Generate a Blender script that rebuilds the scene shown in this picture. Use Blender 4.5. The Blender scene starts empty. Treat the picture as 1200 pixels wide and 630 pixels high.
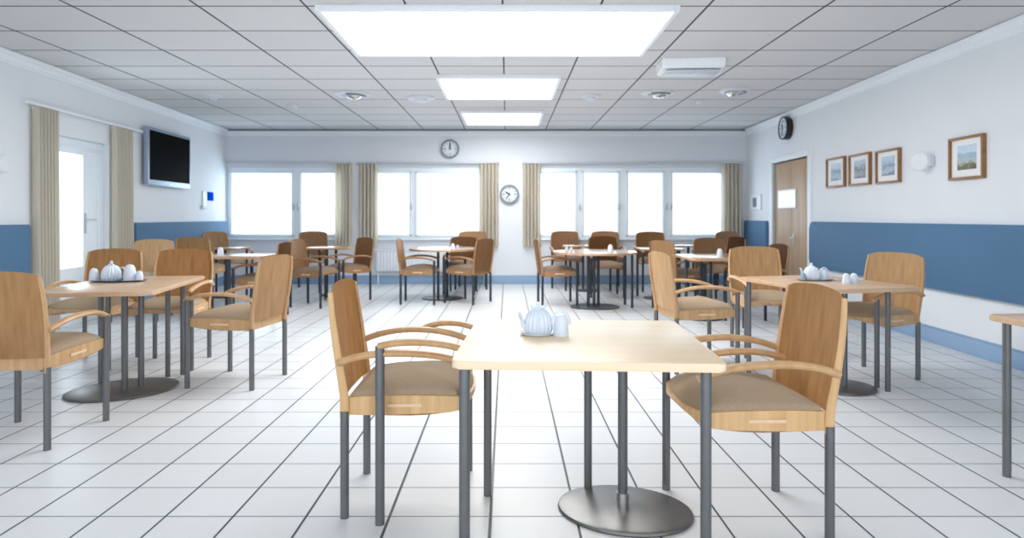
import bpy, bmesh, math, random
from math import sin, cos, pi, radians, sqrt, atan2
from mathutils import Vector, Matrix
random.seed(7)
scn = bpy.context.scene
COL = scn.collection
F, CX, HY, EYE = 750.0, 594.0, 254.0, 1.13      # focal length (px), vanishing column, horizon row, eye height
CEIL = 2.5975
YB = 10.8                                       # back wall

# ------------------------------------------------------------------ materials
def newmat(name, rough=.5, metal=0.0, color=(.8, .8, .8), spec=None):
    m = bpy.data.materials.new(name); m.use_nodes = True
    b = m.node_tree.nodes['Principled BSDF']
    b.inputs['Base Color'].default_value = (*color, 1)
    b.inputs['Roughness'].default_value = rough
    b.inputs['Metallic'].default_value = metal
    if spec is not None: b.inputs['Specular IOR Level'].default_value = spec
    return m, m.node_tree, b

def noise_color(m, nt, b, c1, c2, scale=(1, 1, 1), nscale=5.0, detail=3, lo=.35, hi=.65, bump=0.0, dist=0.0):
    tc = nt.nodes.new('ShaderNodeTexCoord'); mp = nt.nodes.new('ShaderNodeMapping')
    mp.inputs['Scale'].default_value = scale
    n = nt.nodes.new('ShaderNodeTexNoise'); n.inputs['Scale'].default_value = nscale
    n.inputs['Detail'].default_value = detail; n.inputs['Distortion'].default_value = dist
    r = nt.nodes.new('ShaderNodeValToRGB')
    r.color_ramp.elements[0].position = lo; r.color_ramp.elements[0].color = (*c1, 1)
    r.color_ramp.elements[1].position = hi; r.color_ramp.elements[1].color = (*c2, 1)
    L = nt.links
    L.new(tc.outputs['Object'], mp.inputs['Vector']); L.new(mp.outputs[0], n.inputs['Vector'])
    L.new(n.outputs['Fac'], r.inputs['Fac']); L.new(r.outputs['Color'], b.inputs['Base Color'])
    if bump:
        bp = nt.nodes.new('ShaderNodeBump'); bp.inputs['Strength'].default_value = bump
        bp.inputs['Distance'].default_value = .002
        L.new(n.outputs['Fac'], bp.inputs['Height']); L.new(bp.outputs[0], b.inputs['Normal'])
    return r

def wood(name, c1, c2, rough=.42, axis='z', nscale=1.0):
    m, nt, b = newmat(name, rough)
    s = {'z': (34, 34, 2.2), 'x': (2.2, 34, 34)}[axis]
    noise_color(m, nt, b, c1, c2, s, nscale, 4, .33, .67, .05)
    return m

M = {}
M['maple'] = wood('maple', (.50, .295, .13), (.62, .385, .195))
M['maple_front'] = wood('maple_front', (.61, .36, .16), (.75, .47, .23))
M['maple_backlit'] = wood('maple_backlit', (.285, .15, .066), (.35, .19, .088))  # maple with the backlit shade of the far chairs put into its colour
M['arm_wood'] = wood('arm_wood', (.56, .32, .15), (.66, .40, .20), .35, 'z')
M['arm_backlit'] = wood('arm_backlit', (.27, .135, .055), (.34, .17, .075), .35, 'z')
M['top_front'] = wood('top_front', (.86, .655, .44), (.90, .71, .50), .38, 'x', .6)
M['top_maple'] = wood('top_maple', (.60, .39, .235), (.68, .455, .29), .28, 'x', .6)
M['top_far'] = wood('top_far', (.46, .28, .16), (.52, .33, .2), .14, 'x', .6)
def simple(key, color, rough=.5, metal=0.0, c2=None, ns=60, bump=0.0, spec=None):
    m, nt, b = newmat(key, rough, metal, color, spec)
    noise_color(m, nt, b, color, c2 or tuple(min(1, c * 1.06) for c in color), (1, 1, 1), ns, 2, .3, .7, bump)
    M[key] = m
    return m
simple('fabric', (.35, .255, .165), .9, 0, (.43, .325, .22), 260, .25)
simple('fabric_backlit', (.22, .155, .105), .9, 0, (.27, .2, .14), 260, .2)
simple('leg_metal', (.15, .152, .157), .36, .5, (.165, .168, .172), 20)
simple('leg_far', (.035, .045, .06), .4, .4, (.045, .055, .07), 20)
simple('base_metal', (.13, .13, .13), .34, .65, (.16, .155, .15), 12)
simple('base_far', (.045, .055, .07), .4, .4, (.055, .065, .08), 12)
simple('chrome', (.8, .8, .8), .18, 1.0)
simple('plate_pale', (.78, .55, .36), .4)
simple('wall_white', (.80, .83, .865), .75, 0, (.82, .845, .88), 2)
simple('wall_back', (.75, .785, .84), .75, 0, (.77, .80, .855), 2)
simple('trim_white', (.84, .88, .92), .5)
simple('frame_white', (.83, .91, .99), .5)
simple('panel_blue', (.075, .172, .305), .75, 0, (.08, .182, .32), 3)
simple('base_blue', (.27, .41, .60), .6, 0, (.29, .43, .62), 3)
simple('curtain', (.84, .79, .69), .9, 0, (.88, .83, .73), 90, .1)
simple('rail', (.75, .78, .82), .35)
simple('ceramic', (.72, .78, .87), .22)
simple('ceramic_blue', (.28, .36, .47), .2)
simple('tray_dark', (.10, .14, .21), .25)
simple('silver', (.33, .40, .50), .35, .5)
simple('black_plastic', (.012, .013, .015), .3)
simple('clock_face', (.72, .76, .80), .5)
simple('clock_rim', (.19, .22, .26), .35)
simple('sign_blue', (.0, .07, .62), .9, 0, (.0, .08, .64), 9, 0, .0)
simple('plastic_white', (.85, .87, .90), .4)
simple('plastic_grey', (.52, .55, .60), .4)
simple('frame_wood', (.25, .115, .035), .4, 0, (.33, .16, .055), 30)
simple('mount_white', (.86, .87, .88), .7)
simple('radiator', (.78, .83, .88), .4)
simple('door_wood', (.47, .31, .19), .5)
M['door_wood'] = wood('door_wood_grain', (.43, .285, .175), (.52, .355, .225), .5, 'z', .5)
simple('smoke_white', (.66, .69, .75), .5)
simple('ground', (.9, .93, .95), .9, 0, (.95, .96, .97), .5)

# black screen
m, nt, b = newmat('screen', .6, 0, (.002, .002, .002)); b.inputs['Specular IOR Level'].default_value = .02; M['screen'] = m
# window glass: thin pane, mostly clear, a little gloss
m = bpy.data.materials.new('window_glass'); m.use_nodes = True; nt = m.node_tree; nt.nodes.clear()
o_ = nt.nodes.new('ShaderNodeOutputMaterial'); t_ = nt.nodes.new('ShaderNodeBsdfTransparent'); g_ = nt.nodes.new('ShaderNodeBsdfGlossy')
g_.inputs['Roughness'].default_value = .03; t_.inputs['Color'].default_value = (.97, .99, 1, 1)
x_ = nt.nodes.new('ShaderNodeMixShader'); x_.inputs[0].default_value = .06
nt.links.new(t_.outputs[0], x_.inputs[1]); nt.links.new(g_.outputs[0], x_.inputs[2]); nt.links.new(x_.outputs[0], o_.inputs[0]); M['glass'] = m
# light diffuser
def emis(key, color, s):
    m = bpy.data.materials.new(key); m.use_nodes = True; nt = m.node_tree; b = nt.nodes['Principled BSDF']
    b.inputs['Base Color'].default_value = (*color, 1)
    b.inputs['Emission Color'].default_value = (*color, 1); b.inputs['Emission Strength'].default_value = s
    M[key] = m
emis('diffuser', (.97, .99, 1), 2.2)
emis('lamp_glow', (.8, .82, .85), .02)
emis('vision_glass', (.86, .93, 1), .35)

# tiled surfaces: the grid lies on whole numbers of the UV map
def tile_mat(key, c_tile, c_tile2, c_line, wu, wv, rough, bumpn=0):
    m, nt, b = newmat(key, rough, 0, (.8, .8, .8), .17); N = nt.nodes; L = nt.links
    uv = N.new('ShaderNodeUVMap'); uv.uv_map = 'grid'
    sep = N.new('ShaderNodeSeparateXYZ'); L.new(uv.outputs[0], sep.inputs[0])
    outs = []
    for ch, w in (('X', wu), ('Y', wv)):
        fr = N.new('ShaderNodeMath'); fr.operation = 'FRACT'; L.new(sep.outputs[ch], fr.inputs[0])
        pp = N.new('ShaderNodeMath'); pp.operation = 'PINGPONG'; pp.inputs[1].default_value = .5; L.new(fr.outputs[0], pp.inputs[0])
        mr = N.new('ShaderNodeMapRange'); mr.inputs['From Min'].default_value = w * .6; mr.inputs['From Max'].default_value = w * 1.25
        L.new(pp.outputs[0], mr.inputs['Value']); outs.append(mr)
    mn = N.new('ShaderNodeMath'); mn.operation = 'MINIMUM'
    L.new(outs[0].outputs[0], mn.inputs[0]); L.new(outs[1].outputs[0], mn.inputs[1])
    fl = N.new('ShaderNodeVectorMath'); fl.operation = 'FLOOR'; L.new(uv.outputs[0], fl.inputs[0])
    wn = N.new('ShaderNodeTexWhiteNoise'); wn.noise_dimensions = '2D'; L.new(fl.outputs[0], wn.inputs['Vector'])
    tm = N.new('ShaderNodeMix'); tm.data_type = 'RGBA'; L.new(wn.outputs['Value'], tm.inputs[0])
    tm.inputs[6].default_value = (*c_tile, 1); tm.inputs[7].default_value = (*c_tile2, 1)
    mx = N.new('ShaderNodeMix'); mx.data_type = 'RGBA'; L.new(mn.outputs[0], mx.inputs[0])
    mx.inputs[6].default_value = (*c_line, 1); L.new(tm.outputs[2], mx.inputs[7])
    L.new(mx.outputs[2], b.inputs['Base Color'])
    bp = N.new('ShaderNodeBump'); bp.inputs['Strength'].default_value = .3; bp.inputs['Distance'].default_value = .003
    L.new(mn.outputs[0], bp.inputs['Height']); L.new(bp.outputs[0], b.inputs['Normal'])
    M[key] = m
    return b
tile_mat('floor_tiles', (.70, .715, .73), (.73, .745, .76), (.05, .065, .075), .0175, .012, .3)
tile_mat('ceiling_tiles', (.67, .67, .68), (.70, .70, .71), (.035, .038, .045), .011, .016, .8)

# landscape print: hazy sky over green and brown ground, blurred
def print_mat(key, seed, c):
    m, nt, b = newmat(key, .35); N = nt.nodes; L = nt.links
    tc = N.new('ShaderNodeTexCoord'); mp = N.new('ShaderNodeMapping'); mp.inputs['Location'].default_value = (seed, 0, seed)
    mp.inputs['Scale'].default_value = (14, 14, 26); L.new(tc.outputs['Object'], mp.inputs[0])
    n = N.new('ShaderNodeTexNoise'); n.inputs['Scale'].default_value = 1.0; n.inputs['Detail'].default_value = 5; L.new(mp.outputs[0], n.inputs[0])
    sg = N.new('ShaderNodeSeparateXYZ'); L.new(tc.outputs['Generated'], sg.inputs[0])
    a = N.new('ShaderNodeMath'); a.operation = 'MULTIPLY_ADD'; a.inputs[1].default_value = .75; L.new(n.outputs['Fac'], a.inputs[0]); L.new(sg.outputs['Z'], a.inputs[2])
    s = N.new('ShaderNodeMath'); s.operation = 'SUBTRACT'; s.inputs[1].default_value = .35; L.new(a.outputs[0], s.inputs[0])
    r = N.new('ShaderNodeValToRGB'); L.new(s.outputs[0], r.inputs['Fac'])
    e = r.color_ramp.elements; e[0].position = .05; e[0].color = (*c[0], 1); e[1].position = .95; e[1].color = (*c[-1], 1)
    for i, cc in enumerate(c[1:-1]):
        q = e.new(.05 + .9 * (i + 1) / (len(c) - 1)); q.color = (*cc, 1)
    L.new(r.outputs[0], b.inputs['Base Color']); M[key] = m
print_mat('print_grey', 1.0, [(.05, .12, .15), (.35, .40, .46), (.16, .20, .25), (.45, .55, .66), (.55, .65, .75)])
print_mat('print_dark', 5.3, [(.06, .06, .06), (.30, .30, .30), (.10, .12, .14), (.35, .42, .5), (.50, .58, .68)])
print_mat('print_blue', 9.1, [(.12, .16, .22), (.45, .52, .60), (.20, .28, .38), (.38, .50, .64), (.5, .6, .72)])
print_mat('print_coast', 3.7, [(.10, .06, .03), (.16, .17, .05), (.50, .55, .55), (.30, .45, .60), (.62, .72, .82), (.55, .68, .82)])

# ------------------------------------------------------------------ mesh helpers
def BM(): return bmesh.new()
def box(bm, x0, x1, y0, y1, z0, z1, bev=0.0, seg=2):
    g = bmesh.ops.create_cube(bm, size=1)
    vs = g['verts']
    for v in vs:
        v.co = Vector((x0 + (v.co.x + .5) * (x1 - x0), y0 + (v.co.y + .5) * (y1 - y0), z0 + (v.co.z + .5) * (z1 - z0)))
    if bev:
        es = list({e for v in vs for e in v.link_edges})
        bmesh.ops.bevel(bm, geom=es, offset=bev, segments=seg, profile=.5, affect='EDGES')
def ring_tube(bm, pts, radii, seg=12, up=None):
    """sweep an ellipse (rx sideways, rz along the up side) along points, capped"""
    P = [Vector(p) for p in pts]; rings = []
    for i, p in enumerate(P):
        d = (P[min(i + 1, len(P) - 1)] - P[max(i - 1, 0)]).normalized()
        u = Vector(up) if up else (Vector((0, 0, 1)) if abs(d.z) < .9 else Vector((0, 1, 0)))
        s = d.cross(u).normalized(); n = s.cross(d).normalized()
        r = radii[i] if isinstance(radii, list) else radii
        rx, rz = r if isinstance(r, tuple) else (r, r)
        rings.append([bm.verts.new(p + s * rx * cos(2 * pi * k / seg) + n * rz * sin(2 * pi * k / seg)) for k in range(seg)])
    for a, b in zip(rings, rings[1:]):
        for k in range(seg):
            bm.faces.new((a[k], a[(k + 1) % seg], b[(k + 1) % seg], b[k]))
    bm.faces.new(rings[0][::-1]); bm.faces.new(rings[-1])
def cyl(bm, x, y, z0, z1, r, r2=None, seg=16):
    ring_tube(bm, [(x, y, z0), (x, y, z1)], [r, r2 if r2 else r], seg, up=(0, 1, 0))
def lathe(bm, prof, seg=24, cx=0, cy=0, sx=1.0, sy=1.0, rib=0, ribd=0.0):
    rings = []
    for r, z in prof:
        if r < 1e-6: rings.append([bm.verts.new((cx, cy, z))]); continue
        rings.append([bm.verts.new((cx + sx * r * (1 + ribd * cos(rib * 2 * pi * k / seg)) * cos(2 * pi * k / seg),
                                    cy + sy * r * (1 + ribd * cos(rib * 2 * pi * k / seg)) * sin(2 * pi * k / seg), z)) for k in range(seg)])
    for a, b in zip(rings, rings[1:]):
        for k in range(seg):
            q = (k + 1) % seg
            if len(a) == 1 and len(b) == 1: continue
            if len(a) == 1: bm.faces.new((a[0], b[q], b[k]))
            elif len(b) == 1: bm.faces.new((a[k], a[q], b[0]))
            else: bm.faces.new((a[k], a[q], b[q], b[k]))
    if len(rings[0]) > 1: bm.faces.new(rings[0][::-1])
    if len(rings[-1]) > 1: bm.faces.new(rings[-1])
def disc_y(bm, r, y0, y1, seg=40, cx=0, cz=0, r1=None, sz=1.0):
    """round plate facing +y"""
    a = [bm.verts.new((cx + r * cos(2 * pi * k / seg), y0, cz + sz * r * sin(2 * pi * k / seg))) for k in range(seg)]
    r1 = r1 or r
    b = [bm.verts.new((cx + r1 * cos(2 * pi * k / seg), y1, cz + sz * r1 * sin(2 * pi * k / seg))) for k in range(seg)]
    for k in range(seg): bm.faces.new((a[k], a[(k + 1) % seg], b[(k + 1) % seg], b[k]))
    bm.faces.new(a[::-1]); bm.faces.new(b)
def ring_y(bm, ro, ri, y0, y1, seg=40, cx=0, cz=0):
    R = []
    for r, y in ((ro, y0), (ro, y1), (ri, y1), (ri, y0)):
        R.append([bm.verts.new((cx + r * cos(2 * pi * k / seg), y, cz + r * sin(2 * pi * k / seg))) for k in range(seg)])
    for j in range(4):
        a, b = R[j], R[(j + 1) % 4]
        for k in range(seg): bm.faces.new((a[k], a[(k + 1) % seg], b[(k + 1) % seg], b[k]))
def prism(bm, pts, z0, z1, bev=0.0, seg=2):
    a = [bm.verts.new((p[0], p[1], z0)) for p in pts]; b = [bm.verts.new((p[0], p[1], z1)) for p in pts]
    n = len(pts); top = []
    for k in range(n): bm.faces.new((a[k], a[(k + 1) % n], b[(k + 1) % n], b[k]))
    bm.faces.new(a[::-1]); bm.faces.new(b)
    if bev:
        es = [bm.edges.get((v[k], v[(k + 1) % n])) for v in (a, b) for k in range(n)]
        bmesh.ops.bevel(bm, geom=es, offset=bev, segments=seg, profile=.5, affect='EDGES')
def rrect(w, d, r, n=5):
    pts = []
    for cx, cy, a0 in ((w/2-r, d/2-r, 0), (-w/2+r, d/2-r, 90), (-w/2+r, -d/2+r, 180), (w/2-r, -d/2+r, 270)):
        for i in range(n + 1):
            a = radians(a0 + 90 * i / n); pts.append((cx + r * cos(a), cy + r * sin(a)))
    return pts

def obj(name, bm, mat, parent=None, loc=None, rot=None, smooth=True, uv=None):
    bmesh.ops.recalc_face_normals(bm, faces=bm.faces[:])
    for f in bm.faces: f.smooth = smooth
    if smooth:
        for e in bm.edges:
            if len(e.link_faces) == 2 and e.calc_face_angle(0) > radians(38): e.smooth = False
    me = bpy.data.meshes.new(name); bm.to_mesh(me); bm.free()
    me.materials.append(M[mat] if isinstance(mat, str) else mat)
    o = bpy.data.objects.new(name, me); COL.objects.link(o)
    if parent: o.parent = parent
    if loc: o.location = loc
    if rot is not None: o.rotation_euler = (0, 0, rot)
    return o
def tag(o, label, cat, group=None):
    o['label'] = label; o['category'] = cat
    if group: o['group'] = group
    return o
def thing(name, label, cat, loc=(0, 0, 0), rz=0.0, group=None):
    o = bpy.data.objects.new(name, None); COL.objects.link(o); o.empty_display_size = .1
    o.location = loc; o.rotation_euler = (0, 0, rz)
    return tag(o, label, cat, group)
def struct(o): o['kind'] = 'structure'; return o
def copy_tree(o, parent=None):
    c = o.copy(); COL.objects.link(c)
    if parent: c.parent = parent
    for ch in list(o.children): copy_tree(ch, c)
    return c

# ------------------------------------------------------------------ room frames
# each wall frame: local x along the wall, local y into the room, origin on the wall face
LA, LB = -4.08, -0.0612          # left wall  X = LA + LB*Y
RA, RB = 3.60, 0.0417            # right wall X = RA + RB*Y
def on_wall(side, px, py):
    """the point of a wall that the photograph shows at column px, row py"""
    if side == 'back': Y = YB; X = (px - CX) / F * Y
    else:
        a, b = (LA, LB) if side == 'left' else (RA, RB)
        Y = a / ((px - CX) / F - b); X = a + b * Y
    return Vector((X, Y, EYE - (py - HY) / F * Y))
WROT = {'left': atan2(-1, -LB), 'right': atan2(1, RB), 'back': pi}
def wthing(side, name, label, cat, x0, x1, y0, y1, group=None):
    """thing on a wall covering the given span; returns (root, width, height)"""
    A = on_wall(side, x0, (y0 + y1) / 2); B = on_wall(side, x1, (y0 + y1) / 2); C = (A + B) / 2
    h = (y1 - y0) / F * C.y; w = (Vector((A.x, A.y)) - Vector((B.x, B.y))).length
    C.z = EYE - ((y0 + y1) / 2 - HY) / F * C.y
    return thing(name, label, cat, C, WROT[side], group), w, h

# floor and ceiling: strips whose seams are the real joints (outer columns follow the same spacing)
def grid_plane(name, xs, ys, z, mat, flip=False):
    bm = BM(); uvl = bm.loops.layers.uv.new('grid')
    V = [[bm.verts.new((x, y, z)) for x, _ in xs] for y, _ in ys]
    for j in range(len(ys) - 1):
        for i in range(len(xs) - 1):
            idx = [(j, i), (j, i + 1), (j + 1, i + 1), (j + 1, i)]
            if flip: idx = idx[::-1]
            f = bm.faces.new([V[a][b] for a, b in idx])
            for lp, (a, b) in zip(f.loops, idx): lp[uvl].uv = (xs[b][1], ys[a][1])
    me = bpy.data.meshes.new(name); bm.to_mesh(me); bm.free(); me.materials.append(M[mat])
    o = bpy.data.objects.new(name, me); COL.objects.link(o); return struct(o)
T = .258
fx = [-1.80, -1.54, -1.289, -1.033, -.758, -.444, -.0615, .262, .544, .803, 1.05, 1.295]
k = 0
xs = [(fx[0] - T * n, -n) for n in range(14, 0, -1)] + [(x, i) for i, x in enumerate(fx)] + [(fx[-1] + T * n, len(fx) - 1 + n) for n in range(1, 13)]
ys = [(2.674 + T * n, n) for n in range(-14, 33)]
grid_plane('floor', xs, ys, 0, 'floor_tiles')
cxs = [-3.88, -3.03, -2.15, -1.40, -.70, -.03, .65, 1.40, 2.22, 3.07, 3.92]
cx = [(-4.75, -1)] + [(x, i) for i, x in enumerate(cxs)] + [(4.6, 11)]
cy = [(5.05 + .59 * n, n) for n in range(-10, 10)] + [(10.95, 10)]
grid_plane('ceiling', cx, cy, CEIL, 'ceiling_tiles', True)

# side walls (door niche in the left wall)
def side_wall(side, name, holes):
    a, b = (LA, LB) if side == 'left' else (RA, RB)
    n = sqrt(1 + b * b); bm = BM(); th = .12
    u0, u1 = -1.0 * n, (YB + .1) * n
    def seg(ua, ub, za, zb): box(bm, ua, ub, -th, 0, za, zb)
    if side == 'left': U = lambda Y: -Y * n
    else: U = lambda Y: Y * n
    last = u0
    def S(y0, y1, za, zb):
        p, q = sorted((U(y0), U(y1))); seg(p, q, za, zb)
    cur = -1.0
    for (y0, y1, z0, z1) in holes:
        S(cur, y0, 0, CEIL); S(y0, y1, z1, CEIL)
        if z0 > 0: S(y0, y1, 0, z0)
        cur = y1
    S(cur, YB + .1, 0, CEIL)
    return struct(obj(name, bm, 'wall_white', None, (a, 0, 0), WROT[side], smooth=False))
DL0, DL1 = on_wall('left', 62, 254).y, on_wall('left', 128, 254).y
DR0, DR1 = on_wall('right', 948, 254).y, on_wall('right', 906, 254).y
side_wall('left', 'wall_left', [(DL0, DL1, 0, 1.95)])
side_wall('right', 'wall_right', [(DR0, DR1, 0, 1.93)])

# back wall with three window openings
bx = lambda px: (px - CX) / F * YB
bz = lambda py: EYE - (py - HY) / F * YB
WIN = [(266, 404), (437, 570), (627, 857)]
bm = BM(); cur = -4.9
for a, b_ in WIN:
    box(bm, cur, bx(a), YB, YB + .25, 0, CEIL); box(bm, bx(a), bx(b_), YB, YB + .25, 0, bz(279)); box(bm, bx(a), bx(b_), YB, YB + .25, bz(196), CEIL); cur = bx(b_)
box(bm, cur, 4.3, YB, YB + .25, 0, CEIL)
struct(obj('wall_back', bm, 'wall_back', smooth=False))
# outside ground
bm = BM(); box(bm, -25, 25, YB + .3, 40, -.35, -.3)
struct(obj('ground', bm, 'ground'))

# windows
GL = [[(271, 341), (353, 400)], [(443, 479), (489.5, 561)], [(634, 673), (685, 723), (737, 776), (789, 845)]]
HND = [[344, 350], [482], [679, 725, 781, 787]]
for i, ((a, b_), panes, hs) in enumerate(zip(WIN, GL, HND)):
    bm = BM(); y0, y1 = YB + .02, YB + .09
    X0, X1, Z0, Z1 = bx(a), bx(b_), bz(279), bz(196)
    edges = [X0] + [v for p in panes for v in (bx(p[0]), bx(p[1]))] + [X1]
    gz0, gz1 = bz(274), bz(203)
    for j in range(0, len(edges), 2): box(bm, edges[j], edges[j + 1], y0, y1, Z0, Z1, .006)
    box(bm, X0, X1, y0 + .003, y1 - .003, Z0, gz0, .004); box(bm, X0, X1, y0 + .003, y1 - .003, gz1, Z1, .004)
    w = struct(obj(f'window_{i+1}', bm, 'frame_white'))
    # inner casement edges (raised beads)
    for p in panes:
        g = BM(); box(g, bx(p[0]) - .005, bx(p[1]) + .005, YB + .05, YB + .056, gz0 - .005, gz1 + .005); obj('pane', g, 'glass', w)
        s = BM(); x0, x1 = bx(p[0]) - .045, bx(p[1]) + .045
        for q in ((x0, x0 + .028, gz0 - .04, gz1 + .04), (x1 - .028, x1, gz0 - .04, gz1 + .04), (x0, x1, gz1 + .012, gz1 + .04), (x0, x1, gz0 - .04, gz0 - .012)):
            box(s, q[0], q[1], YB + .005, YB + .03, q[2], q[3], .004)
        obj('casement', s, 'frame_white', w)
    for h in hs:
        s = BM(); box(s, bx(h) - .014, bx(h) + .014, YB - .012, YB + .02, bz(246), bz(241), .004); box(s, bx(h) - .009, bx(h) + .009, YB - .04, YB - .012, bz(244), bz(238), .004)
        obj('window_handle', s, 'plastic_grey', w)
    s = BM(); box(s, X0 - .03, X1 + .03, YB - .06, YB + .02, Z0 - .03, Z0, .006); struct(obj(f'trim_{i+1}', s, 'trim_white'))

# crown mouldings
def crown(name, side):
    prof = [(y * .72, z * .72 - .006) for y, z in [(0, -.14), (.012, -.14), (.016, -.115), (.03, -.10), (.045, -.06), (.075, -.035), (.08, -.02), (.10, -.015), (.10, 0), (0, 0)]]
    bm = BM()
    if side == 'back': L0, L1, loc = -4.9, 4.9, (0, YB, CEIL)
    else:
        a, b = (LA, LB) if side == 'left' else (RA, RB); n = sqrt(1 + b * b); loc = (a, 0, CEIL)
        L0, L1 = (-YB * n, 1.0) if side == 'left' else (-1.0, YB * n)
    A = [bm.verts.new((L0, y, z)) for y, z in prof]; B = [bm.verts.new((L1, y, z)) for y, z in prof]
    for k in range(len(prof)): bm.faces.new((A[k], A[(k + 1) % len(prof)], B[(k + 1) % len(prof)], B[k]))
    bm.faces.new(A[::-1]); bm.faces.new(B)
    struct(obj(name, bm, 'trim_white', None, loc, WROT[side], smooth=False))
crown('trim_4', 'left'); crown('trim_5', 'right'); crown('trim_6', 'back')
bm = BM(); box(bm, -4.66, 4.0, YB - .10, YB - .072, CEIL - .03, CEIL - .002, .003); struct(obj('trim_8', bm, 'clock_rim'))  # dark strip standing in for the shadow line between ceiling and crown
# skirting
def skirt(name, side, parts):
    bm = BM()
    a, b = (LA, LB) if side == 'left' else ((RA, RB) if side == 'right' else (0, 0)); n = sqrt(1 + b * b)
    for (p, q) in parts:
        if side == 'left': u = (-q * n, -p * n)
        elif side == 'right': u = (p * n, q * n)
        else: u = (p, q)
        box(bm, u[0], u[1], 0, .02, 0, .13, .004)
        box(bm, u[0], u[1], 0, .012, .13, .145, .003)
    struct(obj(name, bm, 'base_blue', None, (a, 0 if side != 'back' else YB, 0), WROT[side]))
skirt('baseboard_left', 'left', [(-1, DL0), (DL1, YB)])
skirt('baseboard_right', 'right', [(-1, DR0 - .12), (DR1 + .12, YB)])
skirt('baseboard_back', 'back', [(-4.05, 4.7)])

# glazed garden door in the left niche (local frame of the wall)
nL = sqrt(1 + LB * LB)
c = (on_wall('left', 62, 254) + on_wall('left', 128, 254)) / 2
w = (DL1 - DL0) * nL; H = 1.95
bm = BM(); y0, y1 = -.12, -.06
gx0, gx1 = -w / 2 + .62, w / 2 - .07              # local x runs towards the camera, so the far jamb is negative
gx0 = -w / 2 + .42
box(bm, -w/2, gx0, y0, y1, 0, H, .006); box(bm, gx1, w/2, y0, y1, 0, H, .006)
box(bm, gx0, gx1, y0, y1, 1.79, H, .004); box(bm, gx0, gx1, y0, y1, 0, .60, .004)
box(bm, -w/2 + .10, -w/2 + .13, y1, y1 + .02, 0, H - .08, .004); box(bm, -w/2 + .10, w/2, y1, y1 + .02, H - .11, H - .08, .004)
box(bm, gx0 - .02, gx0, y1, y1 + .015, .60, 1.79, .003)
d1 = struct(obj('door_1', bm, 'frame_white', None, (c.x, c.y, 0), WROT['left']))
g = BM(); box(g, gx0, gx1, -.093, -.087, .60, 1.79); obj('pane', g, 'glass', d1)
h = BM(); box(h, gx0 - .075, gx0 - .035, y1, y1 + .012, .95, 1.17, .004); cyl(h, gx0 - .055, y1 + .03, 1.09, 1.10, .008)
ring_tube(h, [(gx0 - .055, y1, 1.1), (gx0 - .055, y1 + .05, 1.1), (gx0 - .055, y1 + .055, 1.1), (gx0 - .17, y1 + .055, 1.1)], .009, 10, up=(0, 0, 1))
obj('door_handle', h, 'plastic_grey', d1)
# wooden double leaf door in the right wall
c = (on_wall('right', 948, 254) + on_wall('right', 906, 254)) / 2; nR = sqrt(1 + RB * RB)
w = (DR1 - DR0) * nR; H = 1.93
bm = BM(); box(bm, -w/2 + .01, .015 - .02, -.07, -.025, .01, H - .01, .003); box(bm, .0, w/2 - .01, -.07, -.025, .01, H - .01, .003)
d2 = struct(obj('door_2', bm, 'door_wood', None, (c.x, c.y, 0), WROT['right']))
v0, v1 = on_wall('right', 930.5, 232), on_wall('right', 911, 232)
u0, u1 = (v0.y - c.y) * nR, (v1.y - c.y) * nR
v = BM(); box(v, u0, u1, -.026, -.014, 1.27, 1.50, .004); obj('vision_panel', v, 'vision_glass', d2)
v = BM()
for q in ((u0 - .02, u0, 1.25, 1.52), (u1, u1 + .02, 1.25, 1.52), (u0, u1, 1.25, 1.27), (u0, u1, 1.50, 1.52)): box(v, q[0], q[1], -.026, -.010, q[2], q[3], .003)
obj('vision_frame', v, 'trim_white', d2)
v = BM(); box(v, -.09, -.05, -.026, -.018, .72, .90, .003); ring_tube(v, [(-.07, -.02, .84), (-.07, .02, .84), (-.07, .03, .84), (-.19, .03, .84)], .009, 10); obj('door_handle', v, 'plastic_grey', d2)
bm = BM()
box(bm, -w/2 - .10, -w/2, -.12, .025, 0, H + .09, .006); box(bm, w/2, w/2 + .09, -.12, .025, 0, H + .09, .006); box(bm, -w/2, w/2, -.12, .025, H, H + .09, .006)
struct(obj('trim_7', bm, 'trim_white', None, (c.x, c.y, 0), WROT['right']))

# ------------------------------------------------------------------ wall things
def wall_pad(side, x0, x1, z0, z1, label, r=.04, loc_y=None):
    A = on_wall(side, x0, 254) if loc_y is None else None
    if loc_y: (p, q) = loc_y; a, b = (LA, LB) if side == 'left' else (RA, RB); A = Vector((a + b * p, p, 0)); B = Vector((a + b * q, q, 0))
    else: B = on_wall(side, x1, 254)
    C = (A + B) / 2; w = (Vector((A.x, A.y)) - Vector((B.x, B.y))).length
    bm = BM(); pts = rrect(w, z1 - z0, r, 6)
    prism(bm, pts, 0, .05, .012, 3)
    bm.transform(Matrix.Rotation(radians(90), 4, 'X')); bm.transform(Matrix.Rotation(pi, 4, 'Z')) ; 
    bm.transform(Matrix.Translation((0, 0, 0)))
    o = obj('wall_panel', bm, 'panel_blue', None, (C.x, C.y, (z0 + z1) / 2), WROT[side])
    return tag(o, label, 'wall panel', 'blue padded wall panels')
wall_pad('left', 0, 0, .50, 1.06, 'blue padded wall rail at the near side of the glazed door', loc_y=(3.6, 5.9), r=.02)
wall_pad('left', 155, 263, .50, 1.06, 'blue padded wall rail under the wall mounted television', r=.02)
wall_pad('right', 0, 0, .49, 1.07, 'long blue padded wall rail beneath the framed pictures', loc_y=(1.2, 8.25), r=.09)
wall_pad('right', 901, 875, .58, 1.07, 'short blue wall pad between back wall and wooden door', r=.03)

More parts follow.
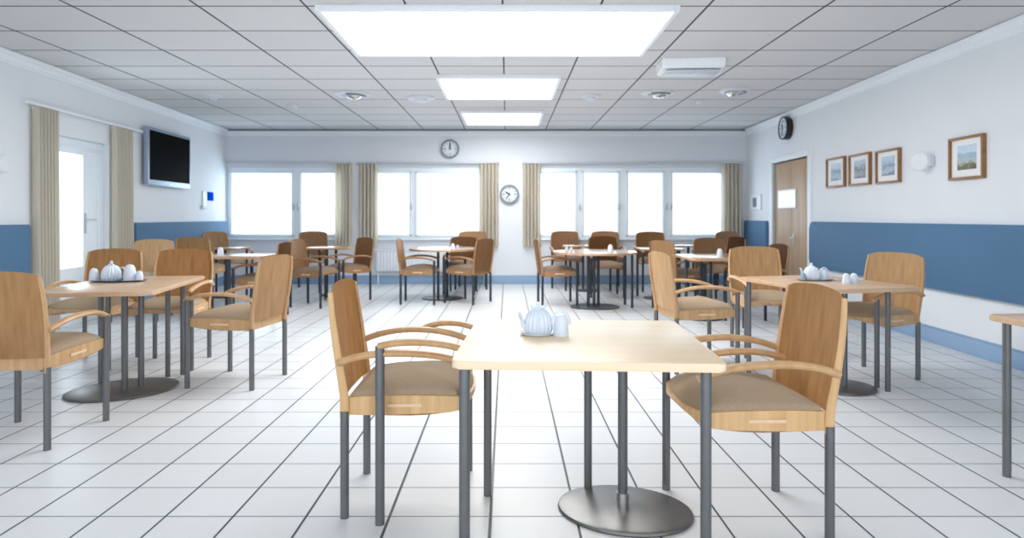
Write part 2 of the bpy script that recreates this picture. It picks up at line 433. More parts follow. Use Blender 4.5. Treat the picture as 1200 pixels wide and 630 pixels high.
# television
tv, w, h = wthing('left', 'television', 'black flat television with silver frame mounted on the white wall', 'television', 164, 215, 153, 221)
h = .735
bm = BM(); box(bm, -w/2, w/2, .04, .10, -h/2, h/2, .012); obj('housing', bm, 'silver', tv)
bm = BM(); box(bm, -w/2 + .035, w/2 - .035, .10, .103, -h/2 + .07, h/2 - .04); obj('screen', bm, 'screen', tv)
bm = BM(); box(bm, -.2, .2, .0, .04, -.15, .15, .004); obj('wall_bracket', bm, 'black_plastic', tv)
bm = BM(); box(bm, -.03, .03, .10, .104, -h/2 + .028, -h/2 + .04); obj('badge', bm, 'plastic_white', tv)
# thermostat tube and blue sign
t, w, h = wthing('left', 'door_phone', 'slim white wall phone hanging beside the small blue sign', 'phone', 236.5, 240.5, 224, 245)
bm = BM(); box(bm, -w/2, w/2, 0, .02, -h*.5, h*.5, .005); obj('cradle', bm, 'plastic_white', t)
bm = BM(); box(bm, -w/2 + .01, w/2 + .05, 0, .035, -h*.5, -h*.28, .008); obj('handset', bm, 'smoke_white', t)
t, w, h = wthing('left', 'wall_sign', 'small blue sign near the far end of the television wall', 'sign', 243, 249.5, 225, 235)
bm = BM(); box(bm, -w/2, w/2, 0, .012, -h/2, h/2, .003); obj('plate', bm, 'sign_blue', t)
# round wall light at the near end of left wall and lamp on right wall
def wall_lamp(side, label, x0, x1, y0, y1, bracket):
    t, w, h = wthing(side, 'wall_lamp', label, 'lamp', x0, x1, y0, y1, 'round white wall lamps')
    r = h / 2
    bm = BM(); ring_tube(bm, [(0, .03, 0), (0, .04, 0), (0, .06, 0), (0, .075, 0)], [r * .93, r, r, r * .82], 40, up=(0, 0, 1)); sh = obj('lamp_shade', bm, 'lamp_glow', t)
    if side == 'right': sh.rotation_euler = (0, 0, radians(42)); sh.location = (-.05, .045, 0); sh.scale = (.88, 1, 1)
    bm = BM(); box(bm, bracket, .03, 0, .05, -.05, .05, .006); obj('bracket', bm, 'smoke_white', t)
wall_lamp('right', 'round white wall lamp between the large and small framed pictures', 1072, 1094, 178.5, 201.5, -.17)
wall_lamp('left', 'round white wall lamp beside the near curtain, partly seen', -12, 4, 181, 203, -.03)

# clocks
def clock(side, label, x, y, r_px, hands, rim='clock_rim', depth=.05):
    t, w, h = wthing(side, 'wall_clock', label, 'clock', x - r_px, x + r_px, y - r_px, y + r_px, 'round wall clocks')
    r = h / 2
    ri = .80 if side == 'back' else .90
    bm = BM(); ring_y(bm, r, r * ri, 0, depth); obj('rim', bm, rim, t); depth = depth / .6 * (.6 if side == 'back' else .9)
    bm = BM(); disc_y(bm, r * (ri + .01), .004, depth * .6); f = obj('clock_face', bm, 'clock_face', t)
    for k in range(12):
        a = k * pi / 6; l = .14 if k % 3 else .24; th = .035 if k % 3 else .06
        q = BM(); box(q, -th * r, th * r, depth * .6, depth * .6 + .003, r * (.72 - l), r * .72)
        q.transform(Matrix.Rotation(a, 4, 'Y')); obj('hour_mark', q, 'clock_rim', f)
    for ang, l, th in hands:
        q = BM(); box(q, -th * r, th * r, depth * .6 + .004, depth * .6 + .008, -.1 * r, l * r); q.transform(Matrix.Rotation(-radians(ang), 4, 'Y'))
        obj('clock_hand', q, 'black_plastic', f)
clock('back', 'round grey clock high on back wall above the middle window', 527.5, 174.5, 11, [(2, .7, .05), (-2, .45, .07)])
clock('back', 'round grey clock lower on the wall between two curtains', 597, 227.5, 11.2, [(215, .6, .05), (300, .45, .07)])
clock('right', 'black edged clock above the wooden door', 925, 150, 13.5, [(200, .6, .05), (330, .4, .07)], 'black_plastic', .09)

# pictures
def picture(label, x0, x1, y0, y1, mat):
    t, w, h = wthing('right', 'framed_picture', label, 'picture', x0, x1, y0, y1, 'framed pictures on the wall'); w *= .93
    b = .022; bm = BM()
    for q in ((-w/2, -w/2 + b, -h/2, h/2), (w/2 - b, w/2, -h/2, h/2), (-w/2 + b, w/2 - b, -h/2, -h/2 + b), (-w/2 + b, w/2 - b, h/2 - b, h/2)):
        box(bm, q[0], q[1], 0, .035, q[2], q[3], .004)
    obj('picture_frame', bm, 'frame_wood', t)
    bm = BM(); box(bm, -w/2 + b, w/2 - b, .002, .014, -h/2 + b, h/2 - b); obj('mount', bm, 'mount_white', t)
    bm = BM(); box(bm, -w*.27, w*.27, .014, .017, -h*.27, h*.30); obj('print', bm, mat, t)
picture('small wood framed picture nearest the wooden door', 970, 993, 184.5, 219.5, 'print_grey')
picture('small wood framed picture, middle of the row of three', 996.5, 1023, 180, 217, 'print_dark')
picture('small wood framed picture beside the round wall lamp', 1028, 1058, 175, 214.5, 'print_blue')
picture('large wood framed coastal landscape, hanging apart from the others', 1114, 1158, 159.5, 210, 'print_coast')
# thermostat by the door
t, w, h = wthing('right', 'thermostat', 'white wall control box with dark display above short blue pad', 'control', 893, 881, 228, 246)
bm = BM(); box(bm, -w/2, w/2, 0, .03, -h/2, h/2, .006); obj('casing', bm, 'plastic_white', t)
bm = BM(); box(bm, -w*.15, w*.2, .03, .034, -h*.3, h*.3); obj('display', bm, 'clock_rim', t)

# radiator under middle window
X0, X1 = bx(442), bx(570); bm = BM()
rad = thing('radiator', 'white ribbed panel radiator under the middle window', 'radiator', ((X0 + X1) / 2, YB - .07, .22)); wr = X1 - X0
bm = BM(); box(bm, -wr/2, wr/2, -.03, .03, 0, .34, .006)
for i in range(34):
    x = -wr/2 + .04 + i * (wr - .08) / 33; box(bm, x - .011, x + .011, -.042, -.03, .02, .32, .003)
obj('radiator_panel', bm, 'radiator', rad)
bm = BM(); box(bm, -wr/2 - .01, wr/2 + .01, -.045, .045, .34, .36, .004); obj('top_grille', bm, 'radiator', rad)
for s in (-1, 1):
    bm = BM(); ring_tube(bm, [(s * (wr/2 - .03), 0, -.22), (s * (wr/2 - .03), 0, 0)], .009, 8, up=(0, 1, 0)); obj('pipe', bm, 'radiator', rad)

# curtains
def curtain(label, P, rz, w, z0, z1, pleats, depth=.045):
    bm = BM(); nx, nz = pleats * 16, 6; rows = []
    t = thing('curtain', label, 'curtain', (P[0], P[1], z0), rz, 'beige pleated curtains')
    for j in range(nz + 1):
        f = j / nz; row = []
        for i in range(nx + 1):
            u = i / nx; amp = depth * (.75 + .25 * (1 - f))
            th = u * pleats * 2 * pi; y = .03 + 2.5 * amp * (.5 - .5 * cos(th))
            x = (u - .5) * w - .88 * w / (2 * pi * pleats) * sin(th)
            row.append(bm.verts.new((x, y, f * (z1 - z0))))
        rows.append(row)
    for a, b in zip(rows, rows[1:]):
        for i in range(nx): bm.faces.new((a[i], a[i + 1], b[i + 1], b[i]))
    bmesh.ops.solidify(bm, geom=bm.faces[:], thickness=.004)
    obj('drape', bm, 'curtain', t)
    bm = BM(); box(bm, -w/2, w/2, .02, .035, z1 - z0 - .03, z1 - z0, .003); obj('heading_tape', bm, 'curtain', t)
for x0, x1, lab in ((391, 411, 'beige pleated curtain at the far window nearest the television wall'),
                    (420, 442, 'beige pleated curtain beside radiator on the middle window'),
                    (562, 584, 'beige pleated curtain on the middle window beside the lower clock'),
                    (613, 634, 'beige pleated curtain on the four pane window beside the lower clock'),
                    (847, 871, 'beige pleated curtain in the back corner near the wooden door')):
    A = bx(x0) * .99; B = bx(x1) * .99
    curtain(lab, ((A + B) / 2, YB), pi, B - A, bz(288), bz(192), 5, .032)
for x0, x1, lab in ((34, 61, 'tall beige pleated curtain on the near side of the glazed door'),
                    (127.5, 149.5, 'tall beige pleated curtain between the glazed door and television')):
    A = on_wall('left', x0, 254); B = on_wall('left', x1, 254); C = (A + B) / 2
    curtain(lab, C, WROT['left'], (A - B).length, .03, 2.16, 7, .026)
def rail(label, P, rz, w, z):
    t = thing('curtain_rail', label, 'curtain rail', (P[0], P[1], z), rz, 'curtain rails')
    bm = BM(); box(bm, -w/2, w/2, .045, .095, -.012, .018, .005); obj('track', bm, 'rail' if rz != pi else 'plastic_grey', t)
    for s in (-.45, 0, .45):
        bm = BM(); box(bm, s * w - .015, s * w + .015, 0, .05, -.005, .012, .003); obj('bracket', bm, 'rail', t)
A = on_wall('left', 23, 254); B = on_wall('left', 159, 254)
rail('long white curtain rail above the glazed door', (A + B) / 2, WROT['left'], (A - B).length, 2.175)
for x0, x1, lab in ((268, 412, 'white curtain rail over the window nearest the television wall'), (418, 585, 'white curtain rail over the middle window'), (612, 872, 'white curtain rail over the four pane window')):
    rail(lab, ((bx(x0) + bx(x1)) / 2, YB), pi, bx(x1) - bx(x0), bz(191.5) + .005)

# ------------------------------------------------------------------ ceiling things
def panel_light(label, x0, x1, y0, y1):
    t = thing('ceiling_light', label, 'light', ((x0 + x1) / 2, (y0 + y1) / 2, CEIL), 0, 'ceiling light panels'); w = x1 - x0; d = y1 - y0; b = .035
    bm = BM()
    for q in ((-w/2, -w/2 + b, -d/2, d/2), (w/2 - b, w/2, -d/2, d/2), (-w/2 + b, w/2 - b, -d/2, -d/2 + b), (-w/2 + b, w/2 - b, d/2 - b, d/2)):
        box(bm, q[0], q[1], q[2], q[3], -.045, 0, .004)
    obj('frame', bm, 'plastic_white', t)
    bm = BM(); box(bm, -w/2 + b, w/2 - b, -d/2 + b, d/2 - b, -.035, -.005); obj('diffuser', bm, 'diffuser', t)
    ld = bpy.data.lights.new('panel_lamp', 'AREA'); ld.shape = 'RECTANGLE'; ld.size = w - .1; ld.size_y = d - .1; ld.energy = 20 * w * d; ld.color = (1, .985, .96)
    lo = bpy.data.objects.new('panel_lamp', ld); COL.objects.link(lo); lo.parent = t; lo.location = (0, 0, -.06)
panel_light('largest and nearest glowing white ceiling light panel', -1.33, 1.20, 4.42, 5.70)
panel_light('middle glowing white ceiling light panel', -.735, .56, 6.59, 7.80)
panel_light('farthest glowing white ceiling light panel', -.64, .51, 8.80, 10.0)
def ceil_pt(px, py):
    Y = (CEIL - EYE) * F / (HY - py); return ((px - CX) / F * Y, Y, CEIL)
def downlight(px, py, r, label):
    t = thing('downlight', label, 'light', ceil_pt(px, py), random.uniform(0, 3), 'round recessed ceiling fittings')
    bm = BM(); lathe(bm, [(r, 0), (r, -.012), (r * .92, -.02), (r * .62, -.022), (r * .6, -.004), (r * .3, -.004)], 32); obj('rim', bm, 'smoke_white', t)
    bm = BM(); lathe(bm, [(r * .42, -.004), (r * .42, -.03), (r * .3, -.055), (0, -.065)], 24, cx=r * .12); obj('bulb', bm, 'chrome', t)
    bm = BM()
    ring_tube(bm, [(r * .72 * cos(a), r * .72 * sin(a), -.028) for a in [radians(200 + 15 * i) for i in range(8)]], [(.02, .008)] * 8, 8); obj('shade_blade', bm, 'clock_rim', t)
downlight(413, 110, .21, 'round recessed ceiling fitting over the left hand side of room')
downlight(771, 108.5, .19, 'round recessed ceiling fitting beyond the emergency light')
downlight(860, 106, .17, 'round recessed ceiling fitting closest to the wall of pictures')
def detector(px, py, r, label):
    t = thing('smoke_detector', label, 'detector', ceil_pt(px, py), 0, 'ceiling detectors')
    bm = BM(); lathe(bm, [(r, 0), (r, -.015), (r * .85, -.03)], 24); obj('base', bm, 'smoke_white', t)
    bm = BM(); lathe(bm, [(r * .5, -.03), (r * .48, -.05), (r * .3, -.06), (0, -.06)], 24); obj('sensor', bm, 'smoke_white', t)
detector(250, 111, .10, 'small white detector on the ceiling nearest the television wall')
detector(493, 114, .17, 'wide white ceiling detector just behind the middle light panel')
detector(692, 111.5, .12, 'white ceiling detector between middle light panel and downlights')
detector(820, 119, .05, 'tiny white ceiling sensor between two round downlights')
detector(343, 123, .07, 'small white ceiling sensor farther back over the left side')
# emergency light wedge
A = ceil_pt(809, 72)
t = thing('emergency_light', 'long white emergency light unit fixed under the ceiling', 'light', A, radians(-3))
bm = BM(); pts = [(-.29, -.17), (.29, -.17), (.30, .12), (-.30, .12)]
q = BM()
a = [bm.verts.new((x, y, 0)) for x, y in pts]; b_ = [bm.verts.new((x * .98, y * .85 + .0, -.085 if y < 0 else -.12)) for x, y in pts]
for k in range(4): bm.faces.new((a[k], a[(k + 1) % 4], b_[(k + 1) % 4], b_[k]))
bm.faces.new(a[::-1]); bm.faces.new(b_)
bmesh.ops.bevel(bm, geom=bm.edges[:], offset=.012, segments=2, affect='EDGES'); obj('housing', bm, 'plastic_white', t)
bm = BM(); box(bm, -.25, .25, -.12, .08, -.128, -.10, .01); obj('lens', bm, 'plastic_grey', t)

# ------------------------------------------------------------------ chair
def outline(inset=0.0, n=14):
    """seat plan: straight rear and sides, bowed front"""
    pts = []; wr, wf, yr, yf = .205 - inset, .232 - inset, -.225 + inset, .215 - inset
    for i in range(7): pts.append((-wr + 2 * wr * i / 6, yr))
    for i in range(1, 8): f = i / 7; pts.append((wr + (wf - wr) * f, yr + (yf - yr) * f * .96))
    for i in range(1, n):
        a = i / n; x = wf * cos(pi * a); 
        xx = wf * (1 - 2 * a); pts.append((xx, yf * .96 + .045 * (1 - (xx / wf) ** 2) ** .8))
    for i in range(7, 0, -1): f = i / 7; pts.append((-(wr + (wf - wr) * f), yr + (yf - yr) * f * .96))
    return pts
def arm_path(side, y0=-.255, y1=.235, z0=.59, za=.626, z1=.572, x=None):
    out = []
    for i in range(15):
        f = i / 14; z = z0 + (z1 - z0) * f + (za - (z0 + z1) / 2) * (1 - abs(2 * f - 1.04) ** 2.3)
        xx = (x if x is not None else side * (.228 + .022 * sin(pi * min(1, f * 1.1))))
        out.append((xx, y0 + (y1 - y0) * f, z))
    return out
def arm_bm(path):
    bm = BM(); n = len(path)
    ring_tube(bm, path, [(.019 + .006 * sin(pi * i / (n - 1)), .0135) for i in range(n)], 12, up=(0, 0, 1)); return bm
def make_chair(wd, arm_m, fab, leg_m):
    t = thing('armchair', '', 'chair')
    zt = lambda x, y: .448 + .012 * (1 - (y / .25) ** 2) + .008 * max(0, y) / .25 * (x / .23) ** 2
    zb = lambda x, y: .385 + .035 * max(0, (y + .02) / .27) ** 2 * 1.0 + .014 * max(0, 1 - (x / .22) ** 2) * (1 if y > .1 else 0)
    bm = BM(); P = outline()
    a = [bm.verts.new((x, y, zb(x, y))) for x, y in P]; b = [bm.verts.new((x, y, zt(x, y))) for x, y in P]; n = len(P)
    for k in range(n): bm.faces.new((a[k], a[(k + 1) % n], b[(k + 1) % n], b[k]))
    bm.faces.new(a[::-1]); bm.faces.new(b)
    fr = obj('seat_frame', bm, wd, t)
    for s in (-1, 1):
        q = BM(); box(q, s * .2195 - .0035, s * .2195 + .0035, -.075, .055, .418, .430, .001); 
        obj('inlay_plate', q, 'plate_pale', fr)
    bm = BM(); rings = []
    P = outline(.010)
    for r, h in ((1.0, .0), (.985, .014), (.93, .026), (.8, .042), (.6, .055), (.35, .063), (.0, .066)):
        if r == 0: rings.append([bm.verts.new((0, .0, .458 + h))]); continue
        rings.append([bm.verts.new((x * r, y * r, zt(x, y) - .002 + h * (1.0))) for x, y in P])
    for u, v in zip(rings, rings[1:]):
        for k in range(n):
            if len(v) == 1: bm.faces.new((u[k], u[(k + 1) % n], v[0]))
            else: bm.faces.new((u[k], u[(k + 1) % n], v[(k + 1) % n], v[k]))
    obj('seat_cushion', bm, fab, t)
    # backrest shell: leans back, wraps forward at the edges
    def bp(u, v):
        w = .210 + .030 * v - .036 * v ** 3; z = .445 + (.428 - .014 * u * u - .012 * abs(u) ** 8) * v
        return Vector((u * w, -.232 - .055 * v ** 1.4 - .008 * sin(pi * v) + .018 * u * u - .018, z))
    bm = BM(); nu, nv = 12, 12
    G = [[bm.verts.new(bp(-1 + 2 * i / nu, j / nv)) for i in range(nu + 1)] for j in range(nv + 1)]
    for j in range(nv):
        for i in range(nu): bm.faces.new((G[j][i], G[j][i + 1], G[j + 1][i + 1], G[j + 1][i]))
    bmesh.ops.solidify(bm, geom=bm.faces[:], thickness=.016)
    obj('backrest', bm, wd, t)
    for s in (-1, 1):
        bm = BM(); pts = []; n2 = 10
        pts.append((s * .207, -.236, .375)); pts.append((s * .207, -.236, .43))
        for j in range(n2 + 1):
            v = .03 + .965 * j / n2; p = bp(s, v); pts.append((p.x, p.y - .004, p.z))
        ring_tube(bm, pts, [(.010, .018)] * 2 + [(.009, .017 - .007 * j / n2) for j in range(n2 + 1)], 10, up=(0, 1, 0))
        obj('back_post', bm, wd, t)
        obj('armrest', arm_bm(arm_path(s)), arm_m, t)
        bm = BM(); cyl(bm, s * .208, -.236, 0, .40, .0165); obj('leg', bm, leg_m, t)
        bm = BM(); cyl(bm, s * .236, .212, 0, .585, .0165); obj('leg', bm, leg_m, t)
    return t
near = make_chair('maple', 'arm_wood', 'fabric', 'leg_metal')
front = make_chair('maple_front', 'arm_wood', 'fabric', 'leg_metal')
far = make_chair('maple_backlit', 'arm_backlit', 'fabric_backlit', 'leg_far')  # same chair, backlit shade put into its wood, fabric and leg colours
used = set()
def chair(kind, x, y, heading, label, group, s=None):
    o = kind if kind.name not in used else copy_tree(kind)
    used.add(kind.name)
    o.location = (x, y, 0); o.rotation_euler = (0, 0, radians(heading - 90))
    o['label'] = label; o['group'] = group
    s = s or (.97 if kind == far else 1)
    o.scale = (s, s, s)
    return o
GA, GB = 'armchairs at the nearer tables', 'dark wood armchairs at the far tables'  # dark wood of the far group is maple with backlit shade in its colour
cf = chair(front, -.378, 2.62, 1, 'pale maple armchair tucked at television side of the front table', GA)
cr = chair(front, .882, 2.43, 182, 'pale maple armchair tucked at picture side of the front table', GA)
x = BM(); cyl(x, .262, -.094, 0, .655, .0175); obj('leg', x, 'leg_metal', cf)
obj('armrest', arm_bm(arm_path(1, -.10, .235, .655, .668, .632, .262)), 'arm_wood', cf)
obj('armrest', arm_bm(arm_path(1, .0, .26, .625, .65, .61, -.28)), 'arm_wood', cf)
obj('armrest', arm_bm(arm_path(1, -.24, .10, .565, .59, .565, .14)), 'arm_wood', cr)
chair(near, -2.45, 3.33, 93, 'maple armchair seen from behind, cropped by the photo edge', GA)
chair(near, -1.86, 4.42, 170, 'maple armchair on the aisle side of the table with dark crockery tray', GA)
chair(near, -3.18, 4.92, -88, 'maple armchair behind the crockery tray, closest to the curtains', GA)
chair(near, -2.58, 4.90, -84, 'maple armchair behind the crockery table, next to the aisle', GA)
chair(near, 1.43, 4.84, 7, 'maple armchair turned to picture wall table, its back to the aisle', GA)
chair(near, 2.16, 5.33, -92, 'maple armchair on far side of the picture wall table', GA)
chair(near, 2.56, 4.55, 203, 'maple armchair standing in front of the long blue wall rail', GA)
# far left
chair(near, -4.04, 7.10, -84, 'brown armchair beside the far curtain, below the television', GB)
chair(near, -4.03, 8.50, 90, 'brown armchair under the television with its back to the room', GB, 1)
chair(near, -4.22, 9.72, -25, 'brown armchair in the corner under the blue sign, set askew', GB, 1.04)
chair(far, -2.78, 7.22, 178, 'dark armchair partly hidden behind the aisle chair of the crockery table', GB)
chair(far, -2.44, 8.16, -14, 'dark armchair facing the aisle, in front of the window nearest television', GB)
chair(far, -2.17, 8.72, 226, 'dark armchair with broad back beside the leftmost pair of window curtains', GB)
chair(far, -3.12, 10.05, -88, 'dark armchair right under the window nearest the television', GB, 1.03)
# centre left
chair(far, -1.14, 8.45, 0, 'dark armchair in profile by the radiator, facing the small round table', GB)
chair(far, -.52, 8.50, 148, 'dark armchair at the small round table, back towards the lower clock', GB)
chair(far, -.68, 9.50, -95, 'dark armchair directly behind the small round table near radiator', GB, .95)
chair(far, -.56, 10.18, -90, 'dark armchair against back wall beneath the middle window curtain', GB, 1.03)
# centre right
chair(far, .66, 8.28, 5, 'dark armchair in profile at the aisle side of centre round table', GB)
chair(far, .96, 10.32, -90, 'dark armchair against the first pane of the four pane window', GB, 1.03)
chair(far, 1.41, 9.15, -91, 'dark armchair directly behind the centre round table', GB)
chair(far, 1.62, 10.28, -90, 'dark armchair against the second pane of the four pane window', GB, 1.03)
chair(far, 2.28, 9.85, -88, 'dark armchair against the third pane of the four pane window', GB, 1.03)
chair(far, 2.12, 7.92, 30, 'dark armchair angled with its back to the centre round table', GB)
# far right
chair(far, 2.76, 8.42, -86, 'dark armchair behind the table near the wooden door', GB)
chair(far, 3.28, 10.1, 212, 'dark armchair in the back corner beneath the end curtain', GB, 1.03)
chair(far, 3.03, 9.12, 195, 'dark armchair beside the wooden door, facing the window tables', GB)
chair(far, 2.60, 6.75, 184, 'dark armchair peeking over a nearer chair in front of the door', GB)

# ------------------------------------------------------------------ tables
def table(label, x, y, rot, w, d, legs, poles, base, top='top_maple', leg_m='leg_metal', base_m='base_metal', shape='rect', r=.03, h=.70, collar=False, kind='dining_table'):
    t = thing(kind, label, 'table', (x, y, 0), radians(rot), 'dining room tables')
    bm = BM()
    pts = rrect(w, d, r) if shape == 'rect' else [(w/2 * cos(2 * pi * k / 48), d/2 * sin(2 * pi * k / 48)) for k in range(48)]
    prism(bm, pts, h - .026, h, .007, 3); obj('tabletop', bm, top, t)
    for lx, ly in legs:
        bm = BM(); cyl(bm, lx, ly, 0, h - .026, .0165); l = obj('leg', bm, leg_m, t)
    for lx, ly in poles:
        bm = BM(); cyl(bm, lx, ly, .015, h - .026, .019); p = obj('pole', bm, leg_m, t)
        if collar: bm = BM(); cyl(bm, lx, ly, .018, .066, .0235); obj('collar', bm, 'chrome', p)
    if base:
        bx_, by_, rx, ry, br = base
        bm = BM(); lathe(bm, [(0, 0), (.985, 0), (1, .006), (.985, .014), (.93, .018), (0, .021)], 56, sx=rx, sy=ry)
        o = obj('base_plate', bm, base_m, t, (bx_, by_, 0), radians(br))
    return t
def loc(x, y, rot, X, Y):
    a = -radians(rot); dx, dy = X - x, Y - y; return (dx * cos(a) - dy * sin(a), dx * sin(a) + dy * cos(a))
tx, ty, tr = .262, 2.285, -3.2
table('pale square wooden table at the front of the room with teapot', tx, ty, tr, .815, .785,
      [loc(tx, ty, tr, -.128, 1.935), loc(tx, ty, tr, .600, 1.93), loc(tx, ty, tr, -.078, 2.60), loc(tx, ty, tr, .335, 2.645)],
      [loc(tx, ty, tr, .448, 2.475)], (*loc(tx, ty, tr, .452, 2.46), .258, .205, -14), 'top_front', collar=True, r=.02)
tx, ty, tr = -2.46, 4.15, 9
table('maple table by the glazed door carrying a tray of crockery', tx, ty, tr, .66, 1.02,
      [loc(tx, ty, tr, -2.40, 4.53), loc(tx, ty, tr, -2.76, 4.35), loc(tx, ty, tr, -2.33, 4.6)], [loc(tx, ty, tr, -2.46, 4.12), loc(tx, ty, tr, -2.40, 4.2)],
      (*loc(tx, ty, tr, -2.5, 4.17), .33, .27, 22))
tx, ty, tr = 2.11, 4.27, 14
table('maple table by the blue wall rail carrying two groups of crockery', tx, ty, tr, .70, .86,
      [loc(tx, ty, tr, 2.47, 4.15), loc(tx, ty, tr, 1.72, 4.55), loc(tx, ty, tr, 1.86, 4.1)], [loc(tx, ty, tr, 2.215, 4.20)],
      (*loc(tx, ty, tr, 2.215, 4.23), .212, .20, 0))
tx, ty, tr = 2.56, 2.50, 4
table('maple table cut off at the picture edge, single leg showing', tx, ty, tr, .82, .74,
      [(-.36, .315), (.36, .315), (-.36, -.315), (.36, -.315)], [(0.05, 0)], (.05, 0, .24, .2, 0))
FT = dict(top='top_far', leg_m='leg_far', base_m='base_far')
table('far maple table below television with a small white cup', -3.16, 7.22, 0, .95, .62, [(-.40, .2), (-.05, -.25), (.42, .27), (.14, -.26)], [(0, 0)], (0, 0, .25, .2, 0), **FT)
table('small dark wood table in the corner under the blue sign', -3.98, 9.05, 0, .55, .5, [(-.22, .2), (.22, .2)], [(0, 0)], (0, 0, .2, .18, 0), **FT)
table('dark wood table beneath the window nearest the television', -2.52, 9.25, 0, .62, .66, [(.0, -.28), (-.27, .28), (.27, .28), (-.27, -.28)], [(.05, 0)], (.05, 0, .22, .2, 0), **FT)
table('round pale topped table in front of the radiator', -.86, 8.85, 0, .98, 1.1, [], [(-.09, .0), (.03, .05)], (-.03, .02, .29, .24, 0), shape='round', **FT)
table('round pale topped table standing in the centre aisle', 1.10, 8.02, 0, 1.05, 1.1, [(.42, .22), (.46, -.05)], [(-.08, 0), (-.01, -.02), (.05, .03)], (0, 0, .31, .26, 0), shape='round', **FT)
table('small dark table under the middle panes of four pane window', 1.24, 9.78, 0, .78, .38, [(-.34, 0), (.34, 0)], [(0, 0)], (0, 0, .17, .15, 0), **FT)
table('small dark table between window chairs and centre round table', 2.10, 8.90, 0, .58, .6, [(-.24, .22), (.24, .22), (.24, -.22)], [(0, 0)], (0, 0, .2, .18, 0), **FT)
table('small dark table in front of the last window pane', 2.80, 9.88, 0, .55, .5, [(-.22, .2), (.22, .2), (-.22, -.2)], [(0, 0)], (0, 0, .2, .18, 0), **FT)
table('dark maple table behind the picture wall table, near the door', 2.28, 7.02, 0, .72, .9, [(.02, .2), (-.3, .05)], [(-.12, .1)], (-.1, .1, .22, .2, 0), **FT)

# ------------------------------------------------------------------ crockery
def teapot(label, x, y, z, s=1.0, rz=0.0, full=True, mat='ceramic'):
    t = thing('teapot', label, 'teapot', (x, y, z), rz, 'ribbed teapots')
    bm = BM(); R, Hh = .051 * s, .092 * s
    prof = [(0, 0), (.80 * R, 0), (.92 * R, .05 * Hh), (1.0 * R, .22 * Hh), (.97 * R, .45 * Hh), (.86 * R, .68 * Hh), (.68 * R, .86 * Hh), (.45 * R, .96 * Hh), (0, 1.0 * Hh)]
    lathe(bm, prof, 144, rib=18, ribd=.06); obj('pot_body', bm, mat, t)
    bm = BM(); lathe(bm, [(.32 * R, Hh * .96), (.34 * R, Hh * 1.0), (.2 * R, Hh * 1.06), (.1 * R, Hh * 1.07)], 24); lid = obj('lid', bm, mat, t)
    bm = BM(); lathe(bm, [(0, Hh * 1.05), (.09 * R, Hh * 1.07), (.17 * R, Hh * 1.15), (.15 * R, Hh * 1.22), (0, Hh * 1.25)], 16); obj('knob', bm, mat, lid)
    if full:
        bm = BM()
        for k in (-1, 1): ring_tube(bm, [(k * .2 * R, 0, Hh * .98), (k * .42 * R, 0, Hh * 1.05), (k * .58 * R, 0, Hh * 1.10)], [.16 * R, .13 * R, .05 * R], 10)
        obj('leaf_ornament', bm, mat, lid)
    bm = BM(); ring_tube(bm, [(-.75 * R, 0, .12 * Hh), (-1.12 * R, 0, .42 * Hh), (-1.28 * R, 0, .70 * Hh), (-1.42 * R, 0, .84 * Hh)], [.26 * R, .20 * R, .14 * R, .11 * R], 12)
    obj('spout', bm, mat, t)
    bm = BM(); ring_tube(bm, [(.35 * R, .75 * R, .75 * Hh), (.45 * R, 1.05 * R, .84 * Hh), (.5 * R, 1.3 * R, .6 * Hh), (.45 * R, 1.22 * R, .3 * Hh), (.38 * R, .85 * R, .2 * Hh)], .07 * R, 10)
    obj('handle', bm, mat, t)
    return t
def saucer(label, x, y, z, rx, ry, mat, name='saucer', cat='saucer'):
    bm = BM(); lathe(bm, [(0, 0), (.8, 0), (1.0, .008), (1.02, .011), (.96, .011), (.8, .004), (0, .004)], 48, sx=rx, sy=ry)
    o = obj(name, bm, mat, None, (x, y, z)); return tag(o, label, cat)
def cream_jug(label, x, y, z, s=1.0, hoop=True, mat='ceramic'):
    t = thing('cream_jug', label, 'jug', (x, y, z), 0, 'small table jugs and pots')
    R, Hh = .0265 * s, .072 * s
    bm = BM(); lathe(bm, [(0, 0), (.98 * R, 0), (1.0 * R, .05 * Hh), (.9 * R, .5 * Hh), (.74 * R, .78 * Hh), (.5 * R, .93 * Hh), (0, 1.0 * Hh)], 40); obj('jug_body', bm, mat, t)
    if hoop:
        bm = BM(); ring_tube(bm, [(1.12 * R * cos(a), 0, .5 * Hh + .62 * Hh * sin(a)) for a in [pi * i / 12 for i in range(13)]], .17 * R, 10, up=(0, 1, 0)); obj('handle', bm, mat, t)
    return t
Z = .70
teapot('ribbed white teapot on the front table', .115, 2.345, Z + .0045, 1.0, radians(8))
saucer('white saucer with dark foot beneath the front table teapot', .112, 2.345, Z, .066, .062, 'ceramic')
cream_jug('small white hooped jug beside the front table teapot', .196, 2.325, Z, 1.1)
# tray on the table by the glazed door
b_ = saucer('dark oval tray holding crockery on table by glazed door', -2.60, 4.28, Z, .185, .10, 'tray_dark', 'serving_tray', 'tray')
teapot('ribbed pale teapot in the middle of the dark oval tray', -2.645, 4.28, Z + .0045, 1.15, radians(-50), True)
cream_jug('squat pale sugar pot nearest the curtain on dark tray', -2.742, 4.25, Z + .0045, 1.2, False)
cream_jug('slim dark blue pot between teapot and dome on tray', -2.572, 4.33, Z + .0045, 1.0, False, 'ceramic_blue')
cream_jug('large domed white pot on the dark oval tray', -2.515, 4.27, Z + .0045, 1.55, False)
cream_jug('small white jug at the aisle end of dark tray', -2.452, 4.27, Z + .0045, .95, False)
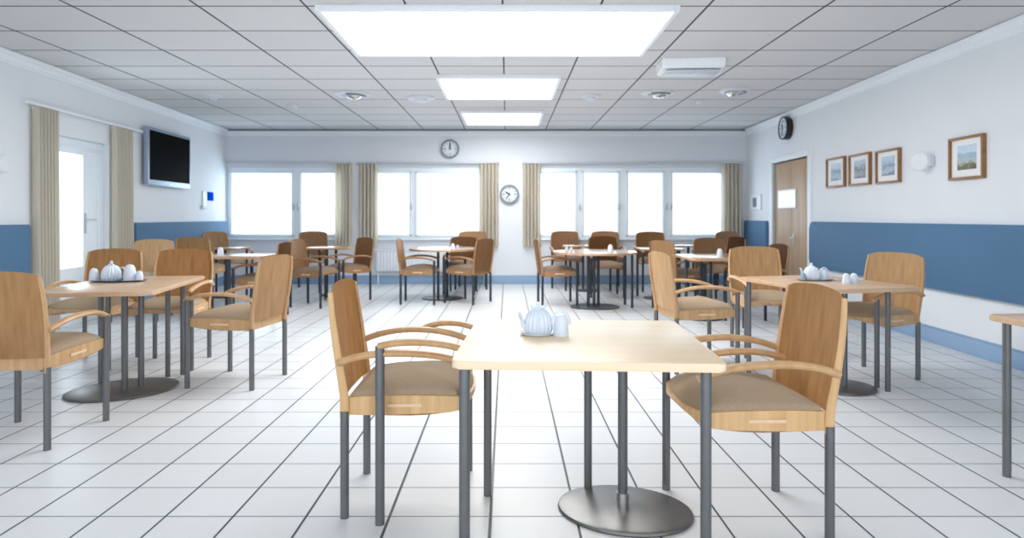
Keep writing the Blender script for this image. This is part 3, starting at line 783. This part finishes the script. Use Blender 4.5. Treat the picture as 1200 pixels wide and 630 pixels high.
# table by blue rail
saucer('pale oval dish under the teapot near the blue wall rail', 2.09, 4.34, Z, .125, .07, 'ceramic_blue', 'serving_dish', 'dish')
teapot('pale blue teapot on the table near the blue wall rail', 2.065, 4.34, Z + .0045, 1.0, radians(-40), False)
cream_jug('white jug beside teapot near the blue wall rail', 2.15, 4.34, Z + .0045, 1.0, True)
cream_jug('low pot at near end of dish, before the teapot spout', 1.995, 4.31, Z + .0045, .75, False, 'ceramic_blue')
cream_jug('first of two white pots at front corner of picture wall table', 2.19, 4.13, Z, .95, False)
cream_jug('second white pot at front corner, nearer the blue wall rail', 2.245, 4.14, Z, .95, False)
# small jars on the far tables
for (x, y, s, lab) in ((-.72, 8.5, 1.1, 'tiny white cup on the round table near the radiator'),
                       (-.66, 8.56, .8, 'tiny grey shaker beside cup on round table near radiator'),
                       (.74, 7.9, .9, 'tiny pot at window edge of the centre round table'),
                       (.80, 7.95, .8, 'tiny shaker beside pot on the centre round table'),
                       (1.27, 7.85, 1.3, 'small white cup on picture wall side of centre round table'),
                       (-3.2, 7.15, 1.3, 'small white cup on the far table below television'),
                       (2.28, 6.85, 1.3, 'small white cup on the dark table near the wooden door')):
    cream_jug(lab, x, y, Z, s, False, 'ceramic' if 'white' in lab else 'plastic_grey')

# ------------------------------------------------------------------ light, sky, camera
w = bpy.data.worlds.new('World'); scn.world = w; w.use_nodes = True
bg = w.node_tree.nodes['Background']; bg.inputs['Color'].default_value = (.86, .94, 1, 1); bg.inputs['Strength'].default_value = 2.1
def area(name, loc_, rot, sx, sy, e, col):
    ld = bpy.data.lights.new(name, 'AREA'); ld.shape = 'RECTANGLE'; ld.size = sx; ld.size_y = sy; ld.energy = e; ld.color = col
    o = bpy.data.objects.new(name, ld); COL.objects.link(o); o.location = loc_; o.rotation_euler = rot; return o
for a, b_ in WIN:
    area('window_daylight', ((bx(a) + bx(b_)) / 2, YB + .5, 1.4), (radians(-90), 0, 0), bx(b_) - bx(a), 1.1, 9 * (bx(b_) - bx(a)), (.62, .82, 1))
P = (on_wall('left', 62, 254) + on_wall('left', 128, 254)) / 2
area('door_daylight', (P.x - .5, P.y, 1.2), (0, radians(-90), 0), 1.2, 1.0, 40, (.78, .9, 1))

cam = bpy.data.cameras.new('camera'); co = bpy.data.objects.new('camera', cam); COL.objects.link(co)
co.location = (0, 0, EYE); co.rotation_euler = (radians(90), 0, 0)
cam.sensor_width = 36; cam.lens = F / 1200 * 36
cam.shift_x = (600 - CX) / 1200; cam.shift_y = -(315 - HY) / 1200
cam.clip_start = .05
cam.dof.use_dof = True; cam.dof.focus_distance = 2.5; cam.dof.aperture_fstop = 3.2
scn.camera = co
scn.view_settings.view_transform = 'Standard'; scn.view_settings.look = 'None'
scn.view_settings.exposure = .2; scn.view_settings.gamma = 1
scn.cycles.use_denoising = True
scn.cycles.max_bounces = 8; scn.cycles.diffuse_bounces = 5
